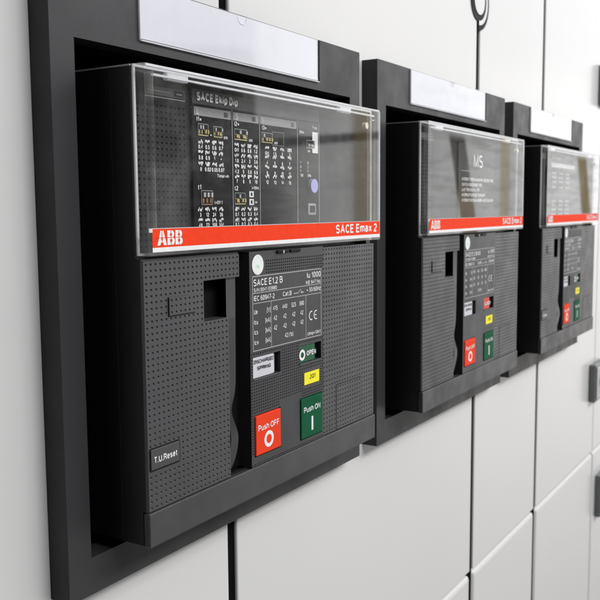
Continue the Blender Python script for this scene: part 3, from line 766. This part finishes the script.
def strip(b, red=True):
    e = CF+.25
    b.rect(-182.2, CR-.6, -28.0, -14.0, e, 'red'); b.rect(-182.2, CR-1.5, -31.4, -28.0, e, 'white'); b.rect(-182.2, CR-.6, -14, -13.4, e, 'dim')
    f = e+.2; w = 'white'
    z0, hh = -26.4, 11.0
    def shape(pts, x, ww, d, m): b.poly([(x+px*ww, d, z0+pz*hh) for px, pz in pts], m)
    A_ = [(0, 0), (1, 0), (.66, 1), (.34, 1)]
    B_ = [(0, 0), (.66, 0)]+arc(.66, .26, .34, .26, -80, 60)+arc(.62, .75, .31, .25, -50, 90)+[(0, 1)]
    for o, x, ww in ((A_, -177, 10.6), (B_, -165.6, 8.6), (B_, -156.2, 8.6)):
        shape(o, x, ww, f, w)
        if o is A_:
            shape([(.41, .36), (.59, .36), (.5, .74)], x, ww, f+.1, 'red'); shape([(.32, 0), (.68, 0), (.63, .18), (.37, .18)], x, ww, f+.1, 'red')
        else:
            shape([(.36, .62), (.58, .62), (.62, .7), (.58, .8), (.36, .8)], x, ww, f+.1, 'red'); shape([(.36, .2), (.6, .2), (.66, .3), (.6, .4), (.36, .4)], x, ww, f+.1, 'red')
        b.rect(x-.2, x+ww+.2, z0+hh*.49, z0+hh*.53, f+.15, 'red'); b.rect(x+ww*.5-.22, x+ww*.5+.22, z0-.1, z0+hh+.1, f+.2, 'red')
    b.box(-186, -182.6, CF+.1, CF+.8, -16.6, -13.6, 'edge')
    b.text('SACE Emax 2', 184, -25.2, 9.2, f, w, w=91, align='r', bold=.014)
def screw(b):
    b.ring(164.6, 88, 3.5, 0, CF-6, CF-1.6, 'screw', 24)
def catch(b):
    b.box(-10, 8, CD+.2, CF-2, -40.6, -37.2, 'black', .8, 2); b.box(12, 30, CD+.2, CF-2, -40.4, -37.2, 'black', .8, 2); b.box(-2, 0, CF-1.9, CF-1.3, -40.4, -37.6, 'dim')

LAB = ['nearest charcoal circuit breaker, cover showing a black switch panel of printed tables, green OPEN flag',
       'middle charcoal circuit breaker, MS panel under its cover and red CLOSED flag',
       'farthest charcoal circuit breaker at right, blurred pale panel under its cover']
for i, xc in enumerate(XC):
    t = thing('circuit_breaker', LAB[i], 'circuit breaker', xc, OZ, 'circuit breakers in a row on the cabinet')
    def part(name, key, fn, parent=t, label=None): return link(name, cached(key, fn, OZ), parent, label)
    part('housing', 'housing', housing)
    lf = part('fascia', 'fascia_reset' if i != 1 else 'fascia_dots', (lambda b: left_fascia(b, i != 1)), label='dotted left fascia with a window cut-out')
    part('knockout', 'knockout', knock, lf)
    if i != 1: part('reset_button', 'reset_button', reset_button)
    part('lever_slot', 'lever_slot', window_back)
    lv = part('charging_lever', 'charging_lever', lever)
    cp = part('control_panel', 'control_smooth' if i == 1 else 'control_panel', (lambda b: control(b, i == 1)))
    part('rating_plate', 'rating_plate_%d' % min(i, 1), (lambda b: rating(b, min(i, 1))), cp)
    part('sticker', 'round_sticker', round_sticker, cp, 'round pale sticker')
    part('spring_flag', 'spring_flag', spring_flag, cp)
    if i == 1: part('contact_flag', 'closed_flag', closed_flag, cp, 'red CLOSED flag')
    else: part('contact_flag', 'open_flag', open_flag, cp, 'green OPEN flag')
    part('ledge', 'ledge_left', lambda b: ledge(b, H_D), cp); part('ledge', 'ledge_right', lambda b: ledge(b, H_O), cp)
    part('number_sticker', 'yellow_%d' % i, (lambda b: yellow(b, '2Q%d' % (i+1))), cp, 'yellow number sticker')
    part('push_button', 'off_button', lambda b: button(b, H_OFF, 'red_btn', 'Push OFF', 'O'), t, 'red Push OFF button')
    part('push_button', 'on_button', lambda b: button(b, H_ON, 'green_btn', 'Push ON', 'I'), t, 'green Push ON button')
    rf = part('fascia', 'right_fascia', right_fascia, t, 'dotted right fascia')
    part('flap', 'flap', flap, rf)
    part('bottom_trim', 'bottom_trim', bottom_trim)
    part('inner_panel', 'inner_panel', inner_panel)
    tu = part('trip_unit', 'trip_unit_%d' % i, (trip_dip, trip_ms, trip_far)[i])
    if i == 0:
        part('test_button', 'test_button', pin, tu, 'round violet button'); part('test_socket', 'test_socket', socket, tu)
    cv = part('cover', 'cover', cover, t, 'clear hinged cover')
    part('clip', 'cover_clip_a', lambda b: clip(b, -158, -133), cv); part('clip', 'cover_clip_b', lambda b: clip(b, 108, 131), cv); part('brand_strip', 'brand_strip', strip, cv, 'red strip with white lettering')
    part('screw', 'cover_screw', screw, cv); part('catch', 'cover_catch', catch, cv)

# ------------------------------------------------------------------ camera
cam = bpy.data.cameras.new('camera'); co = bpy.data.objects.new('camera', cam); col.objects.link(co)
R = [[0.5285539413249062, -0.092856088336853, 0.8438059480524455], [-0.8488662782404439, -0.04899042613033392, 0.5263325752922627], [-0.007534771139501973, -0.9944735717988422, -0.10471648493684496]]
right = [R[k][0] for k in range(3)]; up = [-R[k][1] for k in range(3)]; back = [-R[k][2] for k in range(3)]
co.matrix_world = Matrix(((right[0], up[0], back[0], 0), (right[1], up[1], back[1], -500*S), (right[2], up[2], back[2], 0), (0, 0, 0, 1)))
cam.sensor_width = 36; cam.lens = 36*864.25/600
cam.clip_start = .01; cam.clip_end = 50
cam.dof.use_dof = True; cam.dof.focus_distance = .44; cam.dof.aperture_fstop = 30
sc.camera = co

# ------------------------------------------------------------------ room light: a made-up room by direction, toned for fill and cover reflections
w = bpy.data.worlds.new('World'); sc.world = w; w.use_nodes = True
nt = w.node_tree; bg = nt.nodes['Background']
tc = N(nt, 'ShaderNodeTexCoord'); sp = N(nt, 'ShaderNodeSeparateXYZ'); L(nt, tc.outputs['Generated'], sp.inputs[0])
def mth(op, a, b=None, c=None, clamp=False):
    n = N(nt, 'ShaderNodeMath', operation=op); n.use_clamp = clamp
    for i, v in enumerate((a, b, c)):
        if v is None: continue
        if isinstance(v, (int, float)): n.inputs[i].default_value = v
        else: L(nt, v, n.inputs[i])
    return n.outputs[0]
def smooth(v, a, b, lo=0., hi=1.):
    n = N(nt, 'ShaderNodeMapRange', interpolation_type='SMOOTHSTEP'); L(nt, v, n.inputs['Value'])
    n.inputs['From Min'].default_value = a; n.inputs['From Max'].default_value = b; n.inputs['To Min'].default_value = lo; n.inputs['To Max'].default_value = hi
    return n.outputs['Result']
def mixc(f, a, b):
    n = N(nt, 'ShaderNodeMix', data_type='RGBA')
    if isinstance(f, (int, float)): n.inputs[0].default_value = f
    else: L(nt, f, n.inputs[0])
    for s, v in ((6, a), (7, b)):
        if isinstance(v, tuple): n.inputs[s].default_value = (*v, 1)
        else: L(nt, v, n.inputs[s])
    return n.outputs[2]
X, Y, Z = sp.outputs
ny = mth('MAXIMUM', mth('MULTIPLY', Y, -1), .02)
u = mth('DIVIDE', X, ny); e = mth('DIVIDE', Z, ny)          # where the direction meets a wall facing the cabinets
noi = N(nt, 'ShaderNodeTexNoise'); noi.inputs['Scale'].default_value = 5; noi.inputs['Detail'].default_value = 3
cb = N(nt, 'ShaderNodeCombineXYZ'); L(nt, u, cb.inputs[0]); L(nt, mth('MULTIPLY', e, 6), cb.inputs[1]); L(nt, cb.outputs[0], noi.inputs['Vector'])
def band(center, width, soft):
    dd = mth('ABSOLUTE', mth('SUBTRACT', u, center)); return smooth(dd, width, width+soft, 1, 0)
wall = mixc(smooth(u, 1.3, 1.75), (.09, .09, .092), (2.9, 2.9, 2.88))
wall = mixc(smooth(u, 2.9, 4.0), wall, (2.5, 2.5, 2.5))
wall = mixc(mth('MULTIPLY', smooth(mth('SINE', mth('MULTIPLY_ADD', e, 95, mth('MULTIPLY', noi.outputs['Fac'], 14))), .2, .9), .30), wall, (1.1, 1.1, 1.07))
no2 = N(nt, 'ShaderNodeTexNoise'); no2.inputs['Scale'].default_value = 3; no2.inputs['Detail'].default_value = 7; no2.inputs['Distortion'].default_value = 1.2
c2 = N(nt, 'ShaderNodeCombineXYZ'); L(nt, u, c2.inputs[0]); L(nt, mth('MULTIPLY', e, 22), c2.inputs[1]); L(nt, c2.outputs[0], no2.inputs['Vector'])
wall = mixc(mth('MULTIPLY', smooth(no2.outputs['Fac'], .50, .60), mth('MULTIPLY', smooth(u, 1.35, 1.6), .4)), wall, (3.3, 3.3, 3.25))
wall = mixc(mth('MULTIPLY', smooth(noi.outputs['Fac'], .45, .7), .25), wall, (1.8, 1.78, 1.7))
# bright zone above a slanting edge and low left patch, drawn for reflections
edge_ = mth('SUBTRACT', e, mth('MULTIPLY_ADD', u, .10, .17))
wall = mixc(mth('MULTIPLY', smooth(edge_, -.004, .004), smooth(u, 1.0, 1.1)), wall, (2.0, 2.0, 2.05))
glow = mth('MULTIPLY', smooth(mth('SUBTRACT', u, mth('MULTIPLY_ADD', e, .78, 1.14)), 0, .008), smooth(u, 1.225, 1.24, 1, 0))
wall = mixc(mth('MULTIPLY', glow, .8), wall, (.75, .75, .75))
patch = mth('MULTIPLY', smooth(u, 1.43, 1.45), smooth(mth('SUBTRACT', e, .168), 0, .01)); patch = mth('MULTIPLY', patch, smooth(u, 2.1, 2.2, 1, 0))
wall = mixc(mth('MULTIPLY', patch, .85), wall, (4.0, 4.0, 4.0))
wall = mixc(mth('MULTIPLY', band(1.85, .12, .2), .45), wall, (4.2, 4.2, 4.1))
# dark band rising to the right, drawn to reflect in the near cover
ez = mth('MULTIPLY_ADD', mth('MAXIMUM', mth('SUBTRACT', u, 1.65), -.3), .10, .15)
dark_band = smooth(mth('ABSOLUTE', mth('SUBTRACT', e, ez)), .004, .016, 1, 0)
dark_band = mth('MULTIPLY', dark_band, smooth(u, 2.05, 2.2, 1, 0))
wall = mixc(mth('MULTIPLY', dark_band, .9), wall, (.05, .05, .05))
# brown bands drawn to reflect in the two far covers
b2 = band(mth('MULTIPLY_ADD', e, -.41, 2.60), .055, .02); b2 = mth('MULTIPLY', b2, smooth(e, .20, .23, 1, 0))
wall = mixc(mth('MULTIPLY', b2, .92), wall, mixc(smooth(e, .10, .0), (.16, .13, .07), (.75, .48, .20)))
b3 = band(mth('MULTIPLY_ADD', e, -.4, 4.095), .06, .04); b3 = mth('MULTIPLY', b3, smooth(e, .20, .24, 1, 0))
wall = mixc(mth('MULTIPLY', b3, .9), wall, (.80, .60, .22))
for uu in (1.9, 2.96):
    wall = mixc(mth('MULTIPLY', band(uu, .025, .05), .6), wall, (1.7, 1.35, .62))
low = N(nt, 'ShaderNodeTexNoise'); low.inputs['Scale'].default_value = 2.2; low.inputs['Detail'].default_value = 2
c3 = N(nt, 'ShaderNodeCombineXYZ'); L(nt, mth('MULTIPLY', u, 1.6), c3.inputs[0]); L(nt, mth('MULTIPLY', e, .9), c3.inputs[1]); L(nt, c3.outputs[0], low.inputs['Vector'])
lowc = mixc(smooth(low.outputs['Fac'], .44, .52), (.95, .90, .84), (2.1, 2.05, 2.0))
wall = mixc(mth('MULTIPLY', smooth(e, -.10, -.16), smooth(u, .8, 1.2)), wall, lowc)
floor = mixc(smooth(Z, -.5, -.05), (.55, .54, .52), wall)
ceil = mixc(smooth(Z, .35, .6), floor, (.62, .63, .66))
side = mixc(smooth(X, -.45, .25), (.025, .025, .028), ceil)
L(nt, side, bg.inputs['Color']); bg.inputs['Strength'].default_value = .85

def area(name, loc, target, size, sy, power, color=(1, 1, 1)):
    l = bpy.data.lights.new(name, 'AREA'); l.shape = 'RECTANGLE'; l.size = size; l.size_y = sy; l.energy = power; l.color = color
    o = bpy.data.objects.new(name, l); col.objects.link(o); o.location = loc
    o.rotation_euler = (Vector(target)-Vector(loc)).to_track_quat('-Z', 'Y').to_euler()
    return o
area('ceiling_lamp', (.5, -1.95, 1.45), (.45, 0, -.12), 1.8, .6, 47, (.995, .995, 1))
area('ceiling_lamp', (2.5, -1.9, 1.5), (1.1, 0, -.1), 1.7, .6, 29, (.995, .995, 1))

sc.view_settings.view_transform = 'Standard'; sc.view_settings.look = 'None'; sc.view_settings.exposure = 0; sc.view_settings.gamma = 1
sc.cycles.transparent_max_bounces = 24; sc.cycles.max_bounces = 8
